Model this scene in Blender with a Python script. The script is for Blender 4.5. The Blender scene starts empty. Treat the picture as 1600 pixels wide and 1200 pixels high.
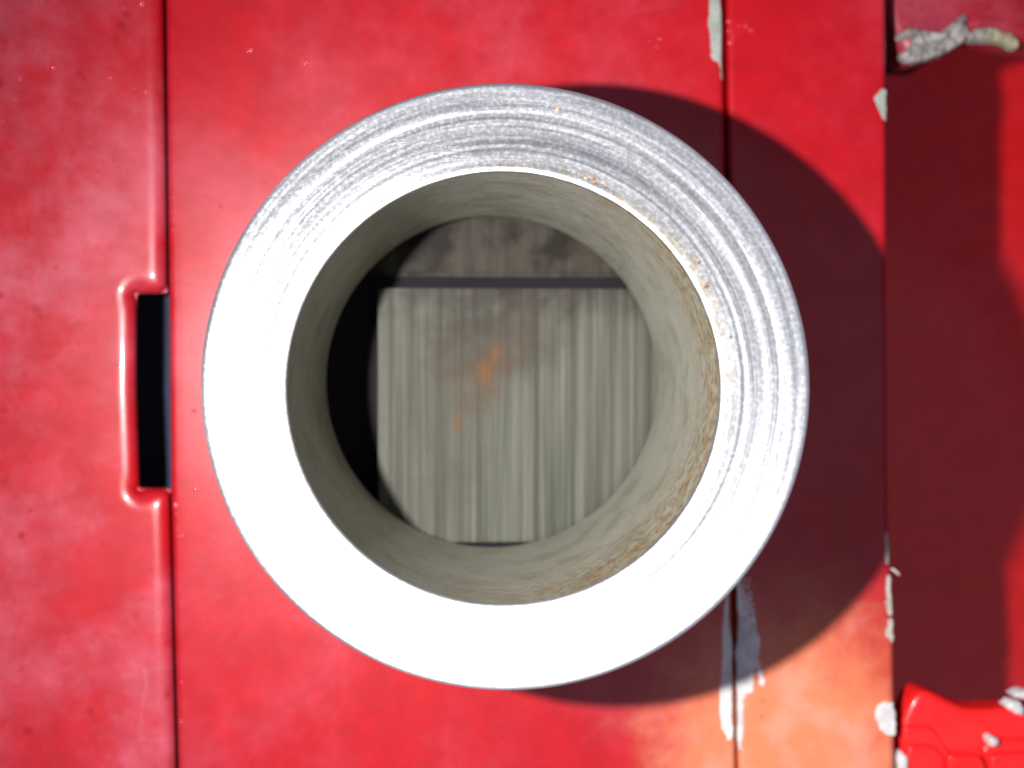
import bpy, bmesh, math, random
import numpy as np
from mathutils import Matrix, Vector, noise as mnoise

random.seed(7)
rng = np.random.default_rng(7)
sc = bpy.context.scene
col = sc.collection

# ------------------------------------------------------------------ camera
FPX, RIM_H, CAM_D = 1800.0, 0.036, 0.1024          # focal length in photo pixels, collar height, lens to rim (m)
Fv = np.array([67 / FPX, -10 / FPX, -1.0]); Fv /= np.linalg.norm(Fv)
Rv = np.array([1.0, 0, 0]) - Fv[0] * Fv; Rv /= np.linalg.norm(Rv)
Uv = np.cross(Rv, Fv)
CAM = np.array([0, 0, RIM_H + CAM_D])
cd = bpy.data.cameras.new('camera')
cd.sensor_width = 36.0
cd.lens = FPX / 1600 * 36.0
cd.clip_start = 0.005
cd.clip_end = 5.0
cd.dof.use_dof = True
cd.dof.focus_distance = 0.111
cd.dof.aperture_fstop = 18
cam = bpy.data.objects.new('camera', cd)
col.objects.link(cam)
cam.matrix_world = Matrix(((Rv[0], Uv[0], -Fv[0], CAM[0]), (Rv[1], Uv[1], -Fv[1], CAM[1]),
                           (Rv[2], Uv[2], -Fv[2], CAM[2]), (0, 0, 0, 1)))
sc.camera = cam

# ------------------------------------------------------------------ light
w = bpy.data.worlds.new('World'); sc.world = w; w.use_nodes = True
bg = w.node_tree.nodes['Background']
bg.inputs[0].default_value = (0.66, 0.60, 1.0, 1)
bg.inputs[1].default_value = 0.17
ld = bpy.data.lights.new('torch', 'SPOT')            # hard near light, upper left of the lens
ld.energy = 1.75
ld.color = (1.0, 0.97, 0.95)
ld.shadow_soft_size = 0.0016
ld.spot_size = math.radians(138)
ld.spot_blend = 1.0
lo = bpy.data.objects.new('torch', ld); col.objects.link(lo)
lo.location = (-0.0301, 0.0023, 0.128)
lo.rotation_euler = (Vector((0.048, -0.034, 0.0)) - Vector(lo.location)).to_track_quat('-Z', 'Y').to_euler()
ad = bpy.data.lights.new('soft_fill', 'AREA')          # added soft cool fill that whitens the collar's lower face
ad.shape = 'DISK'; ad.size = 0.8
ad.energy = 0.5
ad.color = (0.88, 0.94, 1.0)
ao = bpy.data.objects.new('soft_fill', ad); col.objects.link(ao)
ao.location = (0.06, -0.20, 0.55)
ao.rotation_euler = (Vector((0.0, 0.0, 0.0)) - Vector(ao.location)).to_track_quat('-Z', 'Y').to_euler()
sc.view_settings.view_transform = 'Standard'
sc.view_settings.look = 'None'
sc.view_settings.exposure = 0.0
sc.view_settings.gamma = 1.0


# ------------------------------------------------------------------ helpers
def P(px, py, z):
    """photo pixel(s) -> point(s) on the horizontal plane at height z"""
    px = np.asarray(px, float); py = np.asarray(py, float)
    v = ((px - 800) / FPX)[..., None] * Rv - ((py - 600) / FPX)[..., None] * Uv + Fv
    t = (np.asarray(z) - CAM[2]) / v[..., 2]
    return CAM + v * t[..., None]


def mesh_obj(name, verts, faces, mat, parent=None, smooth=True):
    me = bpy.data.meshes.new(name)
    me.from_pydata([tuple(map(float, v)) for v in verts], [], [tuple(map(int, f)) for f in faces])
    me.update()
    bm = bmesh.new(); bm.from_mesh(me)
    bmesh.ops.remove_doubles(bm, verts=bm.verts, dist=1e-7)
    bmesh.ops.dissolve_degenerate(bm, edges=bm.edges, dist=1e-7)
    bmesh.ops.recalc_face_normals(bm, faces=bm.faces)
    bm.to_mesh(me); bm.free()
    if smooth:
        me.polygons.foreach_set('use_smooth', [True] * len(me.polygons))
    o = bpy.data.objects.new(name, me)
    col.objects.link(o)
    if mat: me.materials.append(mat)
    if parent: o.parent = parent
    return o


def empty(name):
    o = bpy.data.objects.new(name, None); o.empty_display_size = .01
    col.objects.link(o)
    return o


def tag(o, label, cat, kind=None, group=None):
    o['label'] = label; o['category'] = cat
    if kind: o['kind'] = kind
    if group: o['group'] = group
    return o


def grid_faces(nr, nc, wrap=False):
    f = []
    for i in range(nr - 1):
        for j in range(nc if wrap else nc - 1):
            k = (j + 1) % nc
            f.append((i * nc + j, i * nc + k, (i + 1) * nc + k, (i + 1) * nc + j))
    return f


def seg_dist(x, y, pts, closed=False):
    """distance from points to a polyline and the nearest points on it"""
    best = np.full(x.shape, 1e9); bx = x.copy(); by = y.copy()
    n = len(pts)
    for i in range(n if closed else n - 1):
        ax, ay = pts[i]; cx, cy = pts[(i + 1) % n]
        dx, dy = cx - ax, cy - ay
        L = dx * dx + dy * dy + 1e-18
        t = np.clip(((x - ax) * dx + (y - ay) * dy) / L, 0, 1)
        qx, qy = ax + t * dx, ay + t * dy
        dd = np.hypot(x - qx, y - qy)
        m = dd < best
        best = np.where(m, dd, best); bx = np.where(m, qx, bx); by = np.where(m, qy, by)
    return best, bx, by


def inside(x, y, pts):
    c = np.zeros(x.shape, bool)
    n = len(pts); j = n - 1
    for i in range(n):
        xi, yi = pts[i]; xj, yj = pts[j]
        c ^= ((yi > y) != (yj > y)) & (x < (xj - xi) * (y - yi) / (yj - yi + 1e-18) + xi)
        j = i
    return c


def smooth_poly(pts, it=2, jit=0.0):
    """Chaikin corner cutting with a little jitter (photo pixels)"""
    p = [np.array(q, float) for q in pts]
    for _ in range(it):
        q = []
        for i in range(len(p)):
            a, b = p[i], p[(i + 1) % len(p)]
            q += [a * .75 + b * .25, a * .25 + b * .75]
        p = q
    if jit:
        p = [a + rng.normal(0, jit, 2) for a in p]
    return [tuple(a) for a in p]


def rough_poly(pts, it=3, amp=.08):
    """midpoint displacement: a jagged, flaked outline"""
    p = [np.array(q, float) for q in pts]
    for _ in range(it):
        q = []
        for i in range(len(p)):
            a, b = p[i], p[(i + 1) % len(p)]
            d = b - a; L = np.hypot(*d)
            k = rng.normal(0, amp) * min(L, 14.0) / max(L, 1e-6)
            q += [a, (a + b) / 2 + np.array([-d[1], d[0]]) * k]
        p = q
    return [tuple(a) for a in p]


def fnoise(x, y, s, seed=0):
    return np.array([mnoise.noise(Vector((a * s, b * s, seed * 7.3))) for a, b in zip(x.ravel(), y.ravel())]).reshape(x.shape)


def slab(name, poly, z_top, bend, drop, cell, mat, parent=None, amp=0.0, nscale=0.05, seed=0, crown=0.0):
    """solid of a given outline (photo pixels at height z_top) with a rounded shoulder of radius `bend` px,
    side walls going down by `drop` metres, surface undulation amp (m)"""
    xs = np.array([p[0] for p in poly]); ys = np.array([p[1] for p in poly])
    gx = np.arange(xs.min() - cell, xs.max() + 2 * cell, cell)
    gy = np.arange(ys.min() - cell, ys.max() + 2 * cell, cell)
    X, Y = np.meshgrid(gx, gy)
    ins = inside(X, Y, poly)
    D, BX, BY = seg_dist(X, Y, poly, True)
    near = (~ins) & (D < cell * 1.5)
    X2 = np.where(near, BX, X); Y2 = np.where(near, BY, Y)
    D = np.where(near | ~ins, 0, D)
    px2m = (CAM[2] - z_top) / FPX
    t = np.clip(1 - D / bend, 0, 1)
    Z = z_top - bend * px2m * (1 - np.sqrt(np.clip(1 - t * t, 0, 1)))
    if crown: Z = Z + crown * np.clip(D / D.max(), 0, 1)
    if amp: Z = Z + amp * fnoise(X2, Y2, nscale, seed) * np.clip(D / bend, .15, 1)
    ok = ins | near
    W = P(X2, Y2, z_top); W[..., 2] = Z
    nr, nc = X.shape
    idx = -np.ones(X.shape, int); idx[ok] = np.arange(ok.sum())
    verts = [v for v in W[ok]]
    faces = []; edges = {}
    for i in range(nr - 1):
        for j in range(nc - 1):
            q = (idx[i, j], idx[i, j + 1], idx[i + 1, j + 1], idx[i + 1, j])
            if min(q) < 0: continue
            if not (ins[i, j] or ins[i, j + 1] or ins[i + 1, j] or ins[i + 1, j + 1]): continue
            faces.append(q)
            for a, b in zip(q, q[1:] + q[:1]):
                if (b, a) in edges: del edges[(b, a)]
                else: edges[(a, b)] = 1
    low = {}
    for a, b in list(edges):
        for k in (a, b):
            if k not in low:
                low[k] = len(verts)
                v = np.array(verts[k]).copy(); v[2] = z_top - bend * px2m * .0 - drop
                verts.append(v)
        faces.append((b, a, low[a], low[b]))
    return mesh_obj(name, verts, faces, mat, parent)


# ------------------------------------------------------------------ node helpers
class NT:
    def __init__(self, name):
        self.m = bpy.data.materials.new(name); self.m.use_nodes = True
        self.t = self.m.node_tree; self.n = self.t.nodes
        self.b = self.n['Principled BSDF']
        self.pos = self.n.new('ShaderNodeTexCoord').outputs['Object']

    def link(self, a, b): self.t.links.new(a, b)

    def put(self, sock, v):
        if isinstance(v, bpy.types.NodeSocket): self.link(v, sock)
        elif v is not None: sock.default_value = v

    def math(self, op, a, b=None, c=None, clamp=False):
        n = self.n.new('ShaderNodeMath'); n.operation = op; n.use_clamp = clamp
        for i, v in enumerate((a, b, c)):
            if v is not None: self.put(n.inputs[i], v)
        return n.outputs[0]

    def mapping(self, vec, scale=(1, 1, 1), loc=(0, 0, 0), rot=(0, 0, 0)):
        n = self.n.new('ShaderNodeMapping')
        self.link(vec, n.inputs['Vector'])
        n.inputs['Scale'].default_value = scale; n.inputs['Location'].default_value = loc
        n.inputs['Rotation'].default_value = rot
        return n.outputs[0]

    def noise(self, scale, detail=4, rough=.55, vec=None, dist=0.0):
        n = self.n.new('ShaderNodeTexNoise')
        self.link(vec or self.pos, n.inputs['Vector'])
        n.inputs['Scale'].default_value = scale; n.inputs['Detail'].default_value = detail
        n.inputs['Roughness'].default_value = rough; n.inputs['Distortion'].default_value = dist
        return n.outputs['Fac']

    def voronoi(self, scale, vec=None, feature='F1', rnd=1.0):
        n = self.n.new('ShaderNodeTexVoronoi'); n.feature = feature
        self.link(vec or self.pos, n.inputs['Vector'])
        n.inputs['Scale'].default_value = scale; n.inputs['Randomness'].default_value = rnd
        return n

    def rng(self, v, a, b, c=0.0, d=1.0, smooth=True):
        n = self.n.new('ShaderNodeMapRange')
        n.interpolation_type = 'SMOOTHSTEP' if smooth else 'LINEAR'
        self.link(v, n.inputs[0])
        for i, q in enumerate((a, b, c, d)): n.inputs[i + 1].default_value = q
        return n.outputs[0]

    def mix(self, fac, a, b):
        n = self.n.new('ShaderNodeMix'); n.data_type = 'RGBA'
        self.put(n.inputs[0], fac)
        for s, v in ((n.inputs[6], a), (n.inputs[7], b)):
            if isinstance(v, tuple) and len(v) == 3: v = v + (1,)
            self.put(s, v)
        return n.outputs[2]

    def bump(self, h, strength, dist, normal=None):
        n = self.n.new('ShaderNodeBump')
        n.inputs['Strength'].default_value = strength; n.inputs['Distance'].default_value = dist
        self.link(h, n.inputs['Height'])
        if normal is not None: self.link(normal, n.inputs['Normal'])
        return n.outputs[0]

    def xyz(self, vec=None):
        n = self.n.new('ShaderNodeSeparateXYZ'); self.link(vec or self.pos, n.inputs[0])
        return n.outputs

    def comb(self, x, y, z):
        n = self.n.new('ShaderNodeCombineXYZ')
        for i, v in enumerate((x, y, z)): self.put(n.inputs[i], v)
        return n.outputs[0]

    def dist_to(self, p, sx=1.0, sy=1.0):
        x, y, _ = self.xyz()
        dx = self.math('MULTIPLY', self.math('SUBTRACT', x, float(p[0])), sx)
        dy = self.math('MULTIPLY', self.math('SUBTRACT', y, float(p[1])), sy)
        return self.math('SQRT', self.math('ADD', self.math('MULTIPLY', dx, dx), self.math('MULTIPLY', dy, dy)))

    def set(self, **k):
        for key, v in k.items():
            key = key.replace('_', ' ')
            if isinstance(v, tuple) and len(v) == 3: v = v + (1,)
            self.put(self.b.inputs[key], v)
        return self.m


def paint(name, dust_sheen=1.0, hot_spot=False, spec=.32, red=(0.40, 0.004, 0.009)):
    t = NT(name)
    big = t.noise(75, 7, .66)
    mid = t.noise(230, 8, .66, dist=.1)
    fine = t.noise(900, 4, .6)
    spots = t.voronoi(260)
    c = t.mix(t.rng(mid, .35, .7), tuple(v * .84 for v in red), red)
    cloud = t.noise(34, 8, .66)
    sheen_film = t.math('MULTIPLY', t.rng(cloud, .38, .62), t.rng(big, .32, .60))
    sheen_film = t.math('MULTIPLY', sheen_film, t.rng(mid, .25, .72, .55, 1.0))
    sheen_film = t.math('ADD', t.math('MULTIPLY', sheen_film, .17 * dust_sheen), .004 * dust_sheen)
    c = t.mix(sheen_film, c, (.60, .29, .44))  # dust tint that also paints the lamp's pink sheen
    # clean round spots in the dust and painted sheen
    sp = t.rng(t.math('ADD', spots.outputs['Distance'], t.math('MULTIPLY', mid, .30)), .24, .36, 1, 0)
    sp = t.math('MULTIPLY', sp, t.rng(t.noise(120, 2), .44, .54))
    sp2 = t.rng(t.math('ADD', t.voronoi(620).outputs['Distance'], t.math('MULTIPLY', mid, .3)), .22, .34, 1, 0)
    sp = t.math('MAXIMUM', sp, t.math('MULTIPLY', sp2, t.rng(t.noise(90, 3), .50, .60)))
    c = t.mix(t.math('MULTIPLY', sp, min(.9, .7 * dust_sheen)), c, (.28, .002, .006))
    rough = t.math('ADD', .29, t.math('MULTIPLY', sheen_film, .6))
    rough = t.math('ADD', rough, t.math('MULTIPLY', fine, .10))
    if hot_spot:   # orange of the lamp's hot spot painted into the corner
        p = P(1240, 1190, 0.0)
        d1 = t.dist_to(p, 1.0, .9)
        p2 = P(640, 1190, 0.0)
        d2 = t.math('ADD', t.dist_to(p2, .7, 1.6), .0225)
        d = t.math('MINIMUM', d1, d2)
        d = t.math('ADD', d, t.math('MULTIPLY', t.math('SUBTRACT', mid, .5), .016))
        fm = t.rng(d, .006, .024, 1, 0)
        hot_tint = t.mix(t.rng(t.noise(160, 5, .6, dist=.4), .42, .66), (.80, .27, .12), (.81, .35, .22))
        c = t.mix(t.math('MULTIPLY', fm, .72), c, hot_tint)
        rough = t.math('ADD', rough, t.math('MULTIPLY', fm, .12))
    # a few hairline scratches
    sv = t.mapping(t.pos, (38, 130, 1), rot=(0, 0, .6))
    scr = t.voronoi(1.0, t.mix(.12, sv, t.comb(mid, big, 0.0)), 'DISTANCE_TO_EDGE')
    scm = t.math('MULTIPLY', t.rng(scr.outputs['Distance'], .0, .009, 1, 0), t.rng(t.noise(70, 3), .56, .66))
    c = t.mix(t.math('MULTIPLY', scm, .06 * dust_sheen), c, (.85, .45, .48))
    h = t.math('ADD', t.math('MULTIPLY', mid, .6), t.math('MULTIPLY', fine, .25))
    nrm = t.bump(h, .09, .0003)
    return t.set(Base_Color=c, Roughness=rough, Normal=nrm, Specular_IOR_Level=spec, Coat_Weight=.32, Coat_Roughness=.09)


def primer(name, a=(.32, .35, .32), b=(.20, .22, .19)):
    t = NT(name)
    n1 = t.noise(380, 6, .65); n2 = t.noise(1600, 3, .6)
    c = t.mix(t.rng(n1, .35, .7), a, b)
    c = t.mix(t.math('MULTIPLY', t.rng(n2, .58, .72), .5), c, (.20, .17, .12))
    return t.set(Base_Color=c, Roughness=.75, Normal=t.bump(n2, .4, .0002))


# ------------------------------------------------------------------ materials
M_LEFT = paint('paint_left', 1.25, spec=.42)
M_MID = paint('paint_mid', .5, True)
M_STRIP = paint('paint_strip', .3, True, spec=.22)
M_LOW = paint('paint_low', .25, red=(0.86, 0.010, 0.008))  # brighter red makes up for the lamp's falloff
M_PAD = paint('paint_padding', .8, red=(0.30, 0.006, 0.012))
M_PRIMER = primer('primer_grey')
M_WHITE = primer('primer_white', (.68, .66, .66), (.48, .465, .46))
M_CREAM = primer('primer_cream', (.46, .44, .38), (.30, .29, .25))

t = NT('void_dark')
M_VOID = t.set(Base_Color=t.mix(t.noise(90), (.040, .045, .080), (.050, .055, .092)), Roughness=.9, Specular_IOR_Level=.1)
t = NT('gap_shade')
M_GAP = t.set(Base_Color=t.mix(t.noise(90), (.013, .011, .014), (.018, .015, .019)), Roughness=.9, Specular_IOR_Level=.05)  # near-black puts the shade of gaps into the colour
t = NT('edge_grime')
M_GRIME = t.set(Base_Color=t.mix(t.noise(700), (.05, .04, .025), (.16, .12, .08)), Roughness=.8)
t = NT('clear_drop')
M_DROP = t.set(Base_Color=(.48, .03, .05), Roughness=.16, Coat_Weight=.5, Coat_Roughness=.05)


def polar(t, cx, cy):
    x, y, z = t.xyz()
    x = t.math('SUBTRACT', x, cx); y = t.math('SUBTRACT', y, cy)
    r = t.math('SQRT', t.math('ADD', t.math('MULTIPLY', x, x), t.math('MULTIPLY', y, y)))
    th = t.math('ARCTAN2', y, x)
    return x, y, z, r, th


BORE = P(781, 598.5, RIM_H); BX, BY = float(BORE[0]), float(BORE[1])
PXR = CAM_D / FPX            # metres per photo pixel on the rim plane

# turned steel face
t = NT('turned_steel')
x, y, z, r, th = polar(t, 0, 0)
ringv = t.comb(t.math('MULTIPLY', r, 3600), t.math('MULTIPLY', th, 1.6), 0.0)
rings = t.noise(1.0, 5, .7, ringv)
ringv2 = t.comb(t.math('MULTIPLY', r, 1500), t.math('MULTIPLY', th, 1.1), 3.0)
rings2 = t.noise(1.0, 4, .6, ringv2)
gran = t.noise(2600, 4, .7)
gran2 = t.noise(700, 5, .65)
sv = t.mapping(t.pos, (500, 2600, 1), rot=(0, 0, .9))
scr = t.rng(t.voronoi(1.0, sv, 'DISTANCE_TO_EDGE').outputs['Distance'], 0, .05, 1, 0)
scr = t.math('MULTIPLY', scr, t.rng(t.noise(300, 3), .5, .6))
c = t.mix(t.rng(rings2, .3, .72), (.58, .605, .62), (.88, .90, .91))
c = t.mix(t.math('MULTIPLY', t.rng(rings, .5, .75), .45), c, (.36, .37, .37))
zone = t.math('MULTIPLY', t.rng(r, 352 * PXR, 378 * PXR, .55, 1.0), t.rng(r, 424 * PXR, 434 * PXR, 1, 0))
band = t.noise(1.0, 3, .5, t.comb(t.math('MULTIPLY', r, 1700), t.math('MULTIPLY', th, .6), 7.0))
zc = t.mix(t.rng(band, .32, .66), (.27, .285, .295), (.66, .68, .685))
c = t.mix(t.math('MULTIPLY', zone, .60), c, zc)
# pale brown staining beside the bore, upper right
rim_r = t.math('MULTIPLY', t.rng(r, 338 * PXR, 375 * PXR, 1, 0), t.rng(gran2, .42, .62))
side = t.rng(t.math('ADD', t.math('MULTIPLY', x, .75), t.math('MULTIPLY', y, .66)), .009, .019)
c = t.mix(t.math('MULTIPLY', t.math('MULTIPLY', rim_r, side), .8), c, (.45, .36, .20))
ro = t.math('ADD', .345, t.math('MULTIPLY', t.rng(rings2, .3, .7), .12))
ro = t.math('ADD', ro, t.math('MULTIPLY', t.rng(gran, .4, .7), .16))
h = t.math('ADD', t.math('MULTIPLY', rings, .12), t.math('MULTIPLY', gran, .38))
h = t.math('ADD', h, t.math('MULTIPLY', scr, -.10))
tan = t.n.new('ShaderNodeTangent'); tan.direction_type = 'RADIAL'; tan.axis = 'Z'
M_FACE = t.set(Base_Color=c, Metallic=.92, Roughness=ro, Anisotropic=.6, Tangent=tan.outputs[0],
               Normal=t.bump(h, .30, .00010))

# oxidised bore
t = NT('bore_steel')
x, y, z, r, th = polar(t, 0, 0)
bv = t.comb(t.math('MULTIPLY', th, 3.0), t.math('MULTIPLY', z, 260), 0.0)
n1 = t.noise(1.0, 5, .6, bv)
n2 = t.noise(900, 5, .7)
n3 = t.noise(240, 4, .6)
c = t.mix(t.rng(n1, .2, .8), (.35, .348, .292), (.42, .415, .355))
c = t.mix(t.math('MULTIPLY', t.rng(n3, .45, .7), .5), c, (.23, .20, .125))
lip = t.rng(t.math('ADD', z, t.math('MULTIPLY', n3, .010)), RIM_H - .010, RIM_H + .006)
sd = t.rng(t.math('SUBTRACT', x, t.math('MULTIPLY', y, .35)), -.004, .017)
rust = t.math('MULTIPLY', t.math('MULTIPLY', lip, sd), t.rng(n2, .36, .60))
rc = t.mix(t.rng(t.noise(1500, 4), .38, .62), (.34, .21, .07), (.15, .095, .05))
c = t.mix(t.math('MULTIPLY', rust, .9), c, rc)
pk = t.voronoi(1300)
pm = t.math('MULTIPLY', t.rng(pk.outputs['Distance'], .10, .30, 1, 0), t.rng(t.math('ADD', z, t.math('MULTIPLY', n2, .004)), RIM_H - .0035, RIM_H + .0005))
c = t.mix(t.math('MULTIPLY', pm, .6), c, (.46, .44, .38))
M_BORE = t.set(Base_Color=c, Metallic=.45, Roughness=t.rng(n2, .3, .7, .34, .50), Normal=t.bump(n2, .35, .0002))

# brushed block at the foot of the bore
t = NT('brushed_block')
sv = t.mapping(t.pos, (2600, 45, 1))
n1 = t.noise(1.0, 6, .65, sv)
sv2 = t.mapping(t.pos, (900, 14, 1), loc=(3, 1, 0))
n2 = t.noise(1.0, 4, .6, sv2)
n3 = t.noise(170, 5, .6)
c = t.mix(t.rng(n2, .32, .68), (.036, .037, .029), (.098, .100, .082))
c = t.mix(t.math('MULTIPLY', t.rng(n1, .45, .72), .6), c, (.034, .035, .028))
q = P(735, 500, .003)
dd = t.math('ADD', t.dist_to(q, .75, 1.0), t.math('MULTIPLY', t.math('SUBTRACT', n3, .5), .016))
c = t.mix(t.math('MULTIPLY', t.rng(dd, .001, .0085, 1, 0), .72), c, (.022, .015, .011))
q = P(640, 640, .003)
dd = t.math('ADD', t.dist_to(q, 1.0, .45), t.math('MULTIPLY', t.math('SUBTRACT', n3, .5), .014))
c = t.mix(t.math('MULTIPLY', t.rng(dd, .001, .008, 1, 0), .45), c, (.045, .037, .028))
q = P(790, 425, .003)
dd = t.math('ADD', t.dist_to(q, .28, 1.0), t.math('MULTIPLY', t.math('SUBTRACT', n3, .5), .010))
c = t.mix(t.math('MULTIPLY', t.rng(dd, .0005, .0065, 1, 0), .85), c, (.018, .012, .009))
qa = P(735, 560, .003)
mv = t.mapping(t.mapping(t.pos, loc=(-float(qa[0]), -float(qa[1]), 0)), rot=(0, 0, math.radians(-58)))
mx, my, _ = t.xyz(mv)
dd = t.math('SQRT', t.math('ADD', t.math('POWER', t.math('MULTIPLY', mx, .42), 2.0), t.math('POWER', my, 2.0)))
dd = t.math('ADD', dd, t.math('MULTIPLY', t.math('SUBTRACT', n3, .5), .006))
c = t.mix(t.math('MULTIPLY', t.rng(dd, .0002, .0042, 1, 0), .60), c, (.060, .034, .018))
for (ux, uy, ur) in ((722, 575, .0016), (678, 657, .0011), (738, 545, .0012)):
    dd = t.math('ADD', t.dist_to(P(ux, uy, .003), 1.2, .75), t.math('MULTIPLY', t.math('SUBTRACT', n3, .5), .002))
    c = t.mix(t.math('MULTIPLY', t.rng(dd, ur * .2, ur, 1, 0), .75), c, (.10, .045, .016))
M_BLOCK = t.set(Base_Color=c, Metallic=.1, Roughness=.55, Specular_IOR_Level=.12, Normal=t.bump(n1, .35, .0002))

t = NT('stained_plate')
sv = t.mapping(t.pos, (900, 60, 1))
n1 = t.noise(1.0, 5, .6, sv); n3 = t.noise(150, 5, .6)
c = t.mix(t.rng(n1, .3, .7), (.024, .021, .016), (.044, .039, .030))
c = t.mix(t.rng(n3, .42, .62), c, (.011, .008, .006))
M_PLATE = t.set(Base_Color=c, Metallic=.1, Roughness=.6, Specular_IOR_Level=.12)

t = NT('outer_steel')
M_OUT = t.set(Base_Color=t.mix(t.noise(300), (.35, .35, .35), (.5, .5, .5)), Metallic=.8, Roughness=.4)
t = NT('pit_dark')
M_PIT = t.set(Base_Color=t.mix(t.rng(t.noise(2500), .4, .6), (.05, .04, .03), (.22, .17, .11)), Roughness=.7)
t = NT('pit_rust')
M_RUST = t.set(Base_Color=t.mix(t.rng(t.noise(2200), .4, .6), (.16, .06, .025), (.42, .28, .15)), Roughness=.8)


# ------------------------------------------------------------------ the setting: red sheet-metal panels
def rows(step_mid=3.0):
    a = list(np.arange(-1300, -60, 90)) + list(np.arange(-60, 1260, step_mid)) + list(np.arange(1260, 2500, 90))
    return a


def und(X, Y):
    return 0.00006 * np.sin(X / 160 + 1.3 * np.sin(Y / 260)) + 0.00005 * np.sin(Y / 190 + X / 310)


# left panel, with a notched edge folded over in a round bend
SEAM_L = ([-1300, 0, 300, 455, 770, 950, 1200, 2500], [238, 256.5, 260.5, 261.5, 266, 270, 276, 317])
notch = [(261, 457), (214, 461), (213.5, 610), (219, 764), (265.5, 763)]
ys = rows(3.0)
for e in (455.5, 456.6, 457.2, 458, 459, 460, 461.2, 762.6, 763.2, 763.8, 764.4, 765.2): ys.append(e)
ys = np.array(sorted(set(round(float(v), 3) for v in ys)))
edge_pts = []
for yv in np.arange(-1300, 457, 20): edge_pts.append((float(np.interp(yv, *SEAM_L)), float(yv)))
edge_pts += notch
for yv in np.arange(770, 2500, 20): edge_pts.append((float(np.interp(yv, *SEAM_L)), float(yv)))
xe = np.interp(ys, *SEAM_L)
innotch = (ys > 457) & (ys < 764)
xe = np.where(innotch, np.interp(ys, [457, 458.5, 461, 610, 763.5, 764], [260, 217, 214, 213.5, 218, 222]), xe)
cols = np.concatenate([np.linspace(-1400, 0, 16)[:-1], np.linspace(0, 120, 16)[:-1], np.linspace(120, 290, 110)])
X, Y = np.meshgrid(cols, ys)
X = np.minimum(X, xe[:, None])
segs = [edge_pts[:edge_pts.index(notch[0]) + 1], notch[0:2], notch[1:4], notch[3:5], edge_pts[edge_pts.index(notch[-1]):]]
ds = [seg_dist(X, Y, s)[0] for s in segs]
K = 6.0                                               # soft minimum rounds the fold over the corners
D = -K * np.log(sum(np.exp(-q / K) for q in ds))
D = np.maximum(D, 0) * np.where(min(q.min() for q in ds) >= 0, 1, 1)
bend = 31.0
tt = np.clip(1 - D / bend, 0, 1)
Z = -bend * (CAM[2] / FPX) * .72 * (1 - np.sqrt(np.clip(1 - tt ** 2.2, 0, 1)))
W = P(X, Y, Z)
W[..., 2] += und(X, Y)
low = W[:, -1:, :].copy(); low[..., 2] -= .0015; low[..., 0] -= .0008
W = np.concatenate([W, low], 1)
nr, nc = W.shape[:2]
left = mesh_obj('side_panel', W.reshape(-1, 3), grid_faces(nr, nc), M_LEFT)
tag(left, 'glossy red sheet metal panel with notched rolled edge, left of the steel collar', 'panel', 'structure')


def strip_panel(name, el, er, bl, br, mat, drop=.004):
    ys = np.array(rows(6.0))
    xl = np.interp(ys, *el); xr = np.interp(ys, *er)
    u = np.concatenate([np.linspace(0, bl, 9)[:-1]])
    v = np.concatenate([np.linspace(br, 0, 9)[1:]])
    midu = np.linspace(0, 1, 60)
    X = np.concatenate([xl[:, None] + u, (xl + bl)[:, None] + midu * (xr - br - xl - bl)[:, None], xr[:, None] - v], 1)
    Y = np.repeat(ys[:, None], X.shape[1], 1)
    k = CAM[2] / FPX
    tl = np.clip(1 - (X - xl[:, None]) / bl, 0, 1); tr = np.clip(1 - (xr[:, None] - X) / br, 0, 1)
    Z = und(X, Y) - bl * k * (1 - np.sqrt(1 - tl ** 2)) - br * k * (1 - np.sqrt(1 - tr ** 2))
    W = P(X, Y, Z)
    a = W[:, :1].copy(); a[..., 2] -= drop
    b = W[:, -1:].copy(); b[..., 2] -= drop
    W = np.concatenate([a, W, b], 1)
    return mesh_obj(name, W.reshape(-1, 3), grid_faces(*W.shape[:2]), mat)


MID_L = ([-1300, 0, 300, 460, 765, 950, 1200, 2500], [244, 259.5, 263, 265, 268, 272.5, 279, 322])
MID_R = ([-1300, 0, 150, 700, 1100, 1200, 2500], [1112, 1129, 1131, 1139, 1147, 1149, 1170])
STR_L = ([-1300, 0, 150, 700, 1100, 1200, 2500], [1116, 1133.5, 1135.5, 1143.5, 1151, 1153, 1174])
STR_R = ([-1300, 0, 420, 800, 900, 1000, 1200, 2500], [1375, 1383, 1385, 1387.5, 1391, 1395.5, 1397, 1410])
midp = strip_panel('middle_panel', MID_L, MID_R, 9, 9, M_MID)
tag(midp, 'wide red painted panel under the steel collar, between two dark seams', 'panel', 'structure')
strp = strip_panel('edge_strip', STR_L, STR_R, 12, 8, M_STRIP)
tag(strp, 'narrow red painted strip with chipped edges, right of the steel collar', 'panel', 'structure')

# dark sheet coloured as the unlit void under the seams and the slot
a, b = P(-200, -900, -.02), P(1280, 2100, -.02)
cav = mesh_obj('cavity_floor', [(a[0], a[1], -.02), (b[0], a[1], -.02), (b[0], b[1], -.02), (a[0], b[1], -.02)],
               [(0, 1, 2, 3)], M_VOID, None, False)
tag(cav, 'dark blue-black cavity seen through the slot between the red panels', 'cavity', 'structure')

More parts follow.
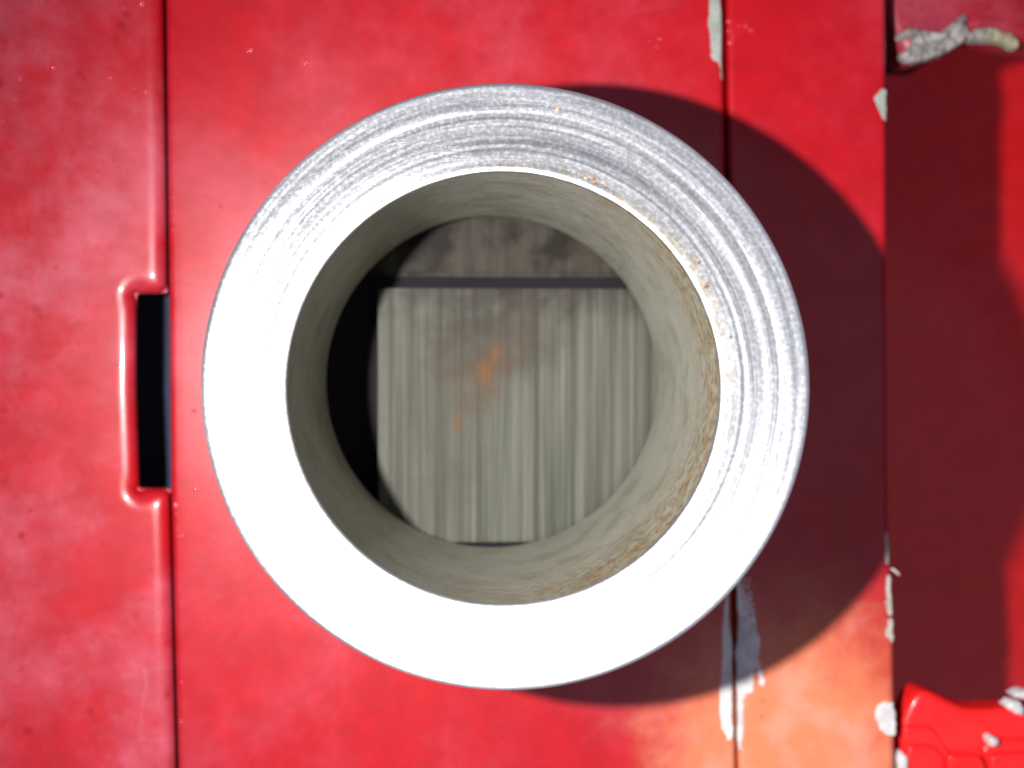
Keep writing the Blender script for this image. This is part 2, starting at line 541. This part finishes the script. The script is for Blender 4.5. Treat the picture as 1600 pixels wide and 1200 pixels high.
# deep red floor of the recess on the right
ZF = -.091
a, b = P(700, -700, ZF), P(2600, 1900, ZF)
gx = np.linspace(a[0], b[0], 40); gy = np.linspace(a[1], b[1], 40)
GX, GY = np.meshgrid(gx, gy)
GZ = ZF + .0006 * np.sin(GX * 70) * np.sin(GY * 55)
flo = mesh_obj('recess_floor', np.stack([GX, GY, GZ], -1).reshape(-1, 3), grid_faces(40, 40), M_LOW)
tag(flo, 'deep red recess floor, half in shadow, beyond the edge strip on the right', 'recess', 'structure')


# chipped paint on the panels
def chip(poly, parent, mat, jit=.6, z=.00006, cell=1.3, bend=1.6, it=2):
    return slab('paint_chip', rough_poly(poly), z, bend, .0008, cell, mat, parent, amp=.00005, nscale=.3)


chip([(1109, -90), (1108, 20), (1106, 34), (1109, 60), (1109, 86), (1114, 95), (1123, 98), (1127, 110), (1127, 124),
      (1128.5, 124), (1127, -90)], midp, M_PRIMER)
chip([(1132, 900), (1129, 1000), (1127, 1060), (1125, 1110), (1128, 1138), (1136, 1154), (1142, 1160), (1145.5, 1150),
      (1144, 1060), (1139, 900)], midp, M_WHITE)
chip([(1151, 872), (1162, 888), (1175, 905), (1179, 950), (1183, 985), (1189, 1000), (1184, 1030), (1178, 1058),
      (1177, 1082), (1166, 1085), (1161, 1096), (1162, 1150), (1160, 1172), (1156, 1172), (1153.5, 1000), (1150.5, 900)], strp, M_WHITE)
chip([(1178, 1036), (1186, 1030), (1196, 1064), (1195, 1073), (1187, 1071)], strp, M_WHITE)
chip([(1378, 138), (1384.5, 139), (1385, 188), (1379, 184), (1370, 164), (1366, 152)], strp, M_PRIMER)
for poly in ([(1381, 832), (1387.5, 830), (1389, 882), (1383, 884), (1380, 868)],
             [(1384, 902), (1391, 898), (1395, 962), (1388, 962), (1380, 942), (1382, 922)],
             [(1386, 968), (1394, 966), (1396.5, 1000), (1393, 1006), (1384, 996), (1382, 988)]):
    chip(poly, strp, M_CREAM, .7)
chip([(1371, 1103), (1382, 1095), (1397, 1099), (1399, 1150), (1390, 1150), (1374, 1138), (1367, 1120)], strp, M_WHITE, .3)


# little beads of dried clear lacquer on the paint, each panel's beads one mass
def beads(parent, spots, name='lacquer_beads'):
    vs, fs = [], []
    for (px, py, rr) in spots:
        c = P(px, py, 0.0)
        k = rr * CAM[2] / FPX
        ex, ey = rng.uniform(.7, 1.3), rng.uniform(.7, 1.4)
        b0 = len(vs)
        for i in range(5):
            ph = i / 4 * math.pi / 2
            for j in range(10):
                an = j / 10 * 2 * math.pi
                vs.append((c[0] + k * ex * math.cos(ph) * math.cos(an), c[1] + k * ey * math.cos(ph) * math.sin(an),
                           float(und(np.array(px), np.array(py))) - .00004 + k * .55 * math.sin(ph)))
        for i in range(4):
            for j in range(10):
                q = (j + 1) % 10
                fs.append((b0 + i * 10 + j, b0 + i * 10 + q, b0 + i * 10 + 10 + q, b0 + i * 10 + 10 + j))
    o = mesh_obj(name, vs, fs, M_DROP, parent)
    o['kind'] = 'stuff'
    return o


sp = [(222, 4, 5), (193, 12, 3), (83, 105, 4), (173, 122, 5), (30, 122, 4), (23, 157, 3.5), (4, 189, 4), (208, 138, 3), (228, 142, 4),
      (110, 218, 3.5), (138, 219, 2.5)]
for _ in range(8): sp.append((rng.uniform(0, 200), rng.uniform(0, 1200), rng.uniform(1.0, 2.2)))
beads(left, sp)
sp = [(275, 790, 5.5), (284, 1066, 4.5), (306, 764, 4), (285, 838, 3.5), (283, 1127, 3), (303, 642, 4), (345, 324, 4), (391, 78, 4), (388, 82, 2.5),
      (477, 97, 4), (472, 92, 2.5), (1032, 61, 3.5), (1027, 72, 2.5)]
for k in range(9): sp.append((270 + rng.uniform(-1, 2), 262 + k * 14 + rng.uniform(-4, 4), rng.uniform(1.6, 2.8)))
for k in range(14): sp.append((276 + k * .4 + rng.uniform(-1, 1), 805 + k * 9 + rng.uniform(-3, 3), rng.uniform(1.4, 2.6)))
for _ in range(8):
    sp.append((rng.uniform(285, 1110), rng.choice([rng.uniform(0, 130), rng.uniform(1060, 1200)]), rng.uniform(1.0, 2.0)))
beads(midp, sp)
sp = [(1166, 41, 4.5), (1174, 47, 4), (1142, 66, 4), (1146, 58, 3), (1139, 48, 3), (1139, 33, 3), (1155, 40, 2.5)]
for _ in range(4): sp.append((rng.uniform(1160, 1375), rng.choice([rng.uniform(0, 250), rng.uniform(1000, 1200)]), rng.uniform(1.0, 2.0)))
beads(strp, sp)


# ------------------------------------------------------------------ steel collar
TILT = math.tan(math.radians(7.5))
TILX = math.tan(math.radians(7))                    # face tilt shaped to pull the lamp highlight low and right
col_e = empty('steel_collar')
col_e.location = (BX, BY, 0)
tag(col_e, 'thick-walled turned steel collar standing on the red panel, rust inside its bore', 'collar', 'thing')


def lathe(name, prof, mat, n=288, wob=None, tilt_from=None):
    """prof: list of (radius m, height m); heights above tilt_from follow the added face tilt"""
    V = []
    prng = np.random.default_rng(3)
    th = np.arange(n) / n * 2 * np.pi
    for i, (r, zz) in enumerate(prof):
        dz = np.zeros(n); dr = np.zeros(n)
        if wob:
            for k in range(1, 7):
                dz += wob[0] * prng.normal() / k * np.cos(k * th + prng.uniform(0, 6.28))
            dr += wob[1] * prng.normal(size=n)
        off = max(0.0, (r / PXR - 338) / 134) if tilt_from is not None else 0.0
        r = r * (1 + .008 * off)
        x = (r + dr) * np.cos(th) - off * 2.0 * PXR; y = (r + dr) * np.sin(th) + off * 10.0 * PXR
        zc = zz + dz
        if tilt_from is not None and zz > tilt_from:
            zc = zc + (TILX * x - TILT * y) * (zz - tilt_from) / (RIM_H - tilt_from)
        V += list(zip(x, y, zc))
    return mesh_obj(name, V, grid_faces(len(prof), n, True), mat, col_e)


def rpx(v): return v * PXR


prof = [(rpx(464), .0), (rpx(470), .0007), (rpx(471), .012), (rpx(471), RIM_H - .0012), (rpx(471), RIM_H - .0003)]
lathe('outer_wall', prof, M_OUT, 288, None, .012)
prof = [(rpx(471), RIM_H - .0003), (rpx(470.6), RIM_H - .00010), (rpx(469.3), RIM_H - .00002)]
for rr in np.arange(464, 431, -3.0): prof.append((rpx(rr), RIM_H + rng.normal(0, .000004)))
prof += [(rpx(431), RIM_H - .00000), (rpx(429), RIM_H - .00001), (rpx(427.5), RIM_H - .00002)]
zz = -.00036
for rr in np.arange(426, 374, -1.6):
    zz = -.00003 + .000014 * math.sin((426 - rr) / 52 * 9) + rng.normal(0, .0000025)
    prof.append((rpx(rr), RIM_H + zz))
prof += [(rpx(372.5), RIM_H - .00002), (rpx(371), RIM_H - .00001), (rpx(369.5), RIM_H)]
for rr in np.arange(367, 343, -3.0): prof.append((rpx(rr), RIM_H + rng.normal(0, .000004)))
prof += [(rpx(339.2), RIM_H - .00001), (rpx(338.3), RIM_H - .0001), (rpx(338), RIM_H - .0006)]
lathe('turned_face', prof, M_FACE, 420, (.0000016, 0.0), .012)
zb = .0042
prof = [(rpx(338), RIM_H - .0006)] + [(rpx(338), q) for q in np.linspace(RIM_H - .003, zb + .0006, 14)] + \
       [(rpx(338.5), zb + .0002), (rpx(341), zb), (rpx(420), zb), (rpx(420), .0004)]
lathe('bore', prof, M_BORE, 288, (.000004, 0.0), .012)
# collar foot, shade of the gaps put into its dark colour
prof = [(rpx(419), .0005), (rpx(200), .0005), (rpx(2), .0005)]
lathe('base_plate', prof, M_GAP, 96)


def local_box(name, p0, p1, z0, z1, mat, bev=.0002):
    a, b = P(p0[0], p0[1], z1), P(p1[0], p1[1], z1)
    x0, x1 = sorted((a[0] - BX, b[0] - BX)); y0, y1 = sorted((a[1] - BY, b[1] - BY))
    bm = bmesh.new()
    bmesh.ops.create_cube(bm, size=1.0)
    for v in bm.verts:
        v.co = ((x0 + x1) / 2 + v.co.x * (x1 - x0), (y0 + y1) / 2 + v.co.y * (y1 - y0), (z0 + z1) / 2 + v.co.z * (z1 - z0))
    bmesh.ops.bevel(bm, geom=list(bm.edges), offset=bev, segments=2, affect='EDGES')
    me = bpy.data.meshes.new(name); bm.to_mesh(me); bm.free()
    me.materials.append(mat)
    o = bpy.data.objects.new(name, me); col.objects.link(o); o.parent = col_e
    return o


blk = local_box('drive_block', (590, 450), (1035, 846), .0008, .0034, M_BLOCK, .00025)
stp = local_box('stop_plate', (560, 300), (1000, 433), .0008, .0019, M_PLATE, .0005)
blk['label'] = 'brushed grey steel block at the foot of the bore'


def pit(px, py, rr, mat, name='pit'):
    poly = []
    for k in range(11):
        an = k / 11 * 6.283
        q = rr * rng.uniform(.65, 1.2)
        poly.append((px + q * math.cos(an), py + q * math.sin(an)))
    o = slab(name, smooth_poly(poly, 1), RIM_H, rr * .5, .0004, max(rr / 6, .8), mat, None, amp=.00008, nscale=.5)
    me = o.data
    for v in me.vertices:
        v.co.x -= BX; v.co.y -= BY; v.co.z += .00003 - TILT * v.co.y + TILX * v.co.x
    o.parent = col_e
    return o


pit(874, 160, 6.5, M_RUST, 'rust_spot')
for a in ((1103, 446, 11), (1083, 404, 6), (1090, 412, 4), (1023, 346, 5), (1134, 528, 3.5), (755, 249, 2.2), (782, 249, 2)):
    pit(*a, M_PIT)
for a in ((975, 309, 6), (930, 278, 6), (918, 272, 5), (944, 283, 4), (905, 266, 3)):
    pit(*a, M_RUST, 'rust_spot')


# ------------------------------------------------------------------ torn red padding, top right
pad = empty('torn_padding')
c0 = P(1500, 20, -.006); pad.location = (c0[0], c0[1], -.03)
tag(pad, 'torn red coated padding with ragged grey edge in the top right corner', 'padding', 'thing')


def reparent(o, e):
    o.parent = e
    o.matrix_parent_inverse = Matrix.Translation(e.location).inverted()
    return o


outl = [(1386, -420), (1387, -10), (1393, 28), (1399, 50), (1405, 66), (1414, 84), (1424, 94), (1448, 88), (1474, 78), (1504, 60),
        (1530, 54), (1560, 56), (1590, 66), (1640, 68), (1760, 60), (1800, -420)]
reparent(slab('coated_skin', smooth_poly(outl, 1), -.005, 20, .006, 4.0, M_PAD, None, amp=.0006, nscale=.02, seed=2), pad)

t = NT('torn_foam')
n1 = t.noise(500, 6, .7); n2 = t.noise(160, 4, .6)
c = t.mix(t.rng(n1, .35, .68), (.40, .385, .35), (.13, .11, .12))
x, y, z = t.xyz()
gx0 = P(1545, 70, -.006)
c = t.mix(t.math('MULTIPLY', t.rng(x, float(gx0[0]) - .003, float(gx0[0]) + .001), t.rng(n2, .35, .6)), c, (.34, .40, .21))
c = t.mix(t.math('MULTIPLY', t.rng(n2, .5, .66), .6), c, (.46, .16, .18))
M_FOAM = t.set(Base_Color=c, Roughness=.85, Normal=t.bump(n1, 1.0, .0010))


def rag(path, rad, name, seed, mat=M_FOAM, z=-.0065, e=pad, seg=22, n=110, rough=1.0):
    pp = np.array(path, float)
    s = np.linspace(0, len(pp) - 1, n)
    cx = np.interp(s, range(len(pp)), pp[:, 0]); cy = np.interp(s, range(len(pp)), pp[:, 1]); rr = np.interp(s, range(len(pp)), rad)
    k = (CAM[2] - z) / FPX
    vs = []
    for i in range(n):
        j0, j1 = max(i - 1, 0), min(i + 1, n - 1)
        tx, ty = cx[j1] - cx[j0], cy[j1] - cy[j0]
        L = math.hypot(tx, ty) + 1e-9
        nx, ny = -ty / L, tx / L
        c = P(cx[i], cy[i], z)
        end = math.sin(min(1, min(i, n - 1 - i) / 7) * math.pi / 2)
        for j in range(seg):
            an = j / seg * 2 * math.pi
            f = 1 + rough * (.42 * mnoise.noise(Vector((cx[i] * .05, math.cos(an) * 1.3, math.sin(an) * 1.3 + seed))) +
                             .30 * mnoise.noise(Vector((cx[i] * .17, math.cos(an) * 2.5 + 9, math.sin(an) * 2.5 + seed))) +
                             .16 * mnoise.noise(Vector((cx[i] * .5, math.cos(an) * 5 + 4, math.sin(an) * 5 + seed))))
            q = rr[i] * f * k * max(end, .02)
            vs.append((c[0] + nx * q * math.cos(an), c[1] - ny * q * math.cos(an), z + q * math.sin(an)))
    return reparent(mesh_obj(name, vs, grid_faces(n, seg, True), mat), e)


rag([(1414, 88), (1432, 88), (1452, 82), (1476, 72), (1500, 58), (1512, 50)], [6, 9, 11, 11, 9, 5], 'torn_edge', 1)
rag([(1498, 58), (1522, 53), (1548, 52), (1572, 56), (1588, 62), (1595, 68)], [6, 9, 10, 10, 9, 5], 'torn_edge', 5)
for poly, zz, sd in (([(1403, 56), (1412, 45), (1430, 40), (1442, 46), (1432, 56), (1416, 60)], -.0040, 8),
                     ([(1428, 70), (1432, 50), (1450, 44), (1468, 50), (1484, 40), (1502, 24), (1514, 16), (1512, 40), (1520, 52),
                       (1500, 70), (1470, 86), (1440, 94), (1424, 96), (1410, 86), (1412, 78)], -.0037, 12),
                     ([(1512, 46), (1540, 40), (1570, 44), (1590, 54), (1598, 70), (1590, 76), (1570, 64), (1540, 62), (1512, 62)], -.0040, 18)):
    reparent(slab('peeled_patch', smooth_poly(poly, 2, .5), zz, 9, .0018, 1.6, M_FOAM, None, amp=.0011, nscale=.11, seed=sd), pad)
bk = slab('dark_gap_slab', [(1340, -400), (1460, -400), (1460, 70), (1446, 99), (1340, 99)], -.018, 3, .006, 6, M_GAP)  # added dark slab that blackens the gap beside the padding
reparent(bk, pad)


# ------------------------------------------------------------------ stepped red moulding, bottom right
mo = empty('stepped_moulding')
c0 = P(1500, 1170, -.006); mo.location = (c0[0], c0[1], -.05)
tag(mo, 'bright red moulding with low stepped ridges in the bottom right corner', 'moulding', 'thing')
base = [(1404, 1500), (1405, 1180), (1408, 1140), (1414, 1118), (1424, 1096), (1434, 1082), (1446, 1079), (1466, 1086), (1492, 1100),
        (1518, 1109), (1560, 1108), (1610, 1106), (1700, 1110), (1850, 1110), (1850, 1500)]
reparent(slab('body', smooth_poly(base, 2), -.0026, 10, .004, 3, M_LOW, None, amp=.00012, nscale=.02, seed=3), mo)
steps = [([(1407, 1137), (1425, 1135), (1452, 1134), (1462, 1141), (1472, 1156), (1482, 1172), (1500, 1186), (1500, 1500), (1404, 1500)], -.0020),
         ([(1409, 1167), (1440, 1165), (1458, 1165), (1468, 1172), (1480, 1184), (1478, 1500), (1405, 1500)], -.0014),
         ([(1478, 1182), (1490, 1180), (1532, 1181), (1540, 1190), (1552, 1230), (1552, 1500), (1474, 1500)], -.0011),
         ([(1534, 1176), (1540, 1166), (1546, 1158), (1558, 1154), (1600, 1156), (1760, 1150), (1760, 1500), (1545, 1500), (1545, 1200)], -.0019),
         ([(1544, 1188), (1556, 1178), (1580, 1176), (1760, 1174), (1760, 1500), (1552, 1500)], -.0013)]
for k, (poly, z) in enumerate(steps):
    reparent(slab('ridge_step', smooth_poly(poly, 2), z, 6, .0009, 1.8, M_LOW, None, amp=.00003, nscale=.03, seed=4 + k), mo)
for poly, z in (([(1404, 1186), (1411, 1177), (1418, 1183), (1421, 1215), (1404, 1215)], -.0006),
                ([(1546, 1158), (1553, 1152), (1562, 1156), (1561, 1165), (1551, 1168)], -.0005),
                ([(1572, 1104), (1580, 1097), (1594, 1097), (1602, 1108), (1600, 1120), (1586, 1114)], -.0011),
                ([(1583, 1086), (1594, 1081), (1625, 1081), (1625, 1091), (1592, 1092)], -.0014)):
    reparent(slab('paint_chip', rough_poly(poly), z, 4, .002, 1.8, M_WHITE, None, amp=.0001, nscale=.2), mo)

# lint fibre caught on the strip's edge
t = NT('lint')
M_LINT = t.set(Base_Color=(.55, .45, .47), Roughness=.7)
fib = rag([(1391, 888), (1396, 890), (1402, 895), (1407, 900)], [1.6, 2.2, 2.2, 1.4], 'lint_fibre', 3, M_LINT, -.0006, pad, 8, 24, .3)
mw = fib.matrix_world.copy(); fib.parent = None; fib.matrix_parent_inverse = Matrix.Identity(4)
tag(fib, 'short pale lint fibre caught on the edge of the red strip', 'fibre', 'thing')
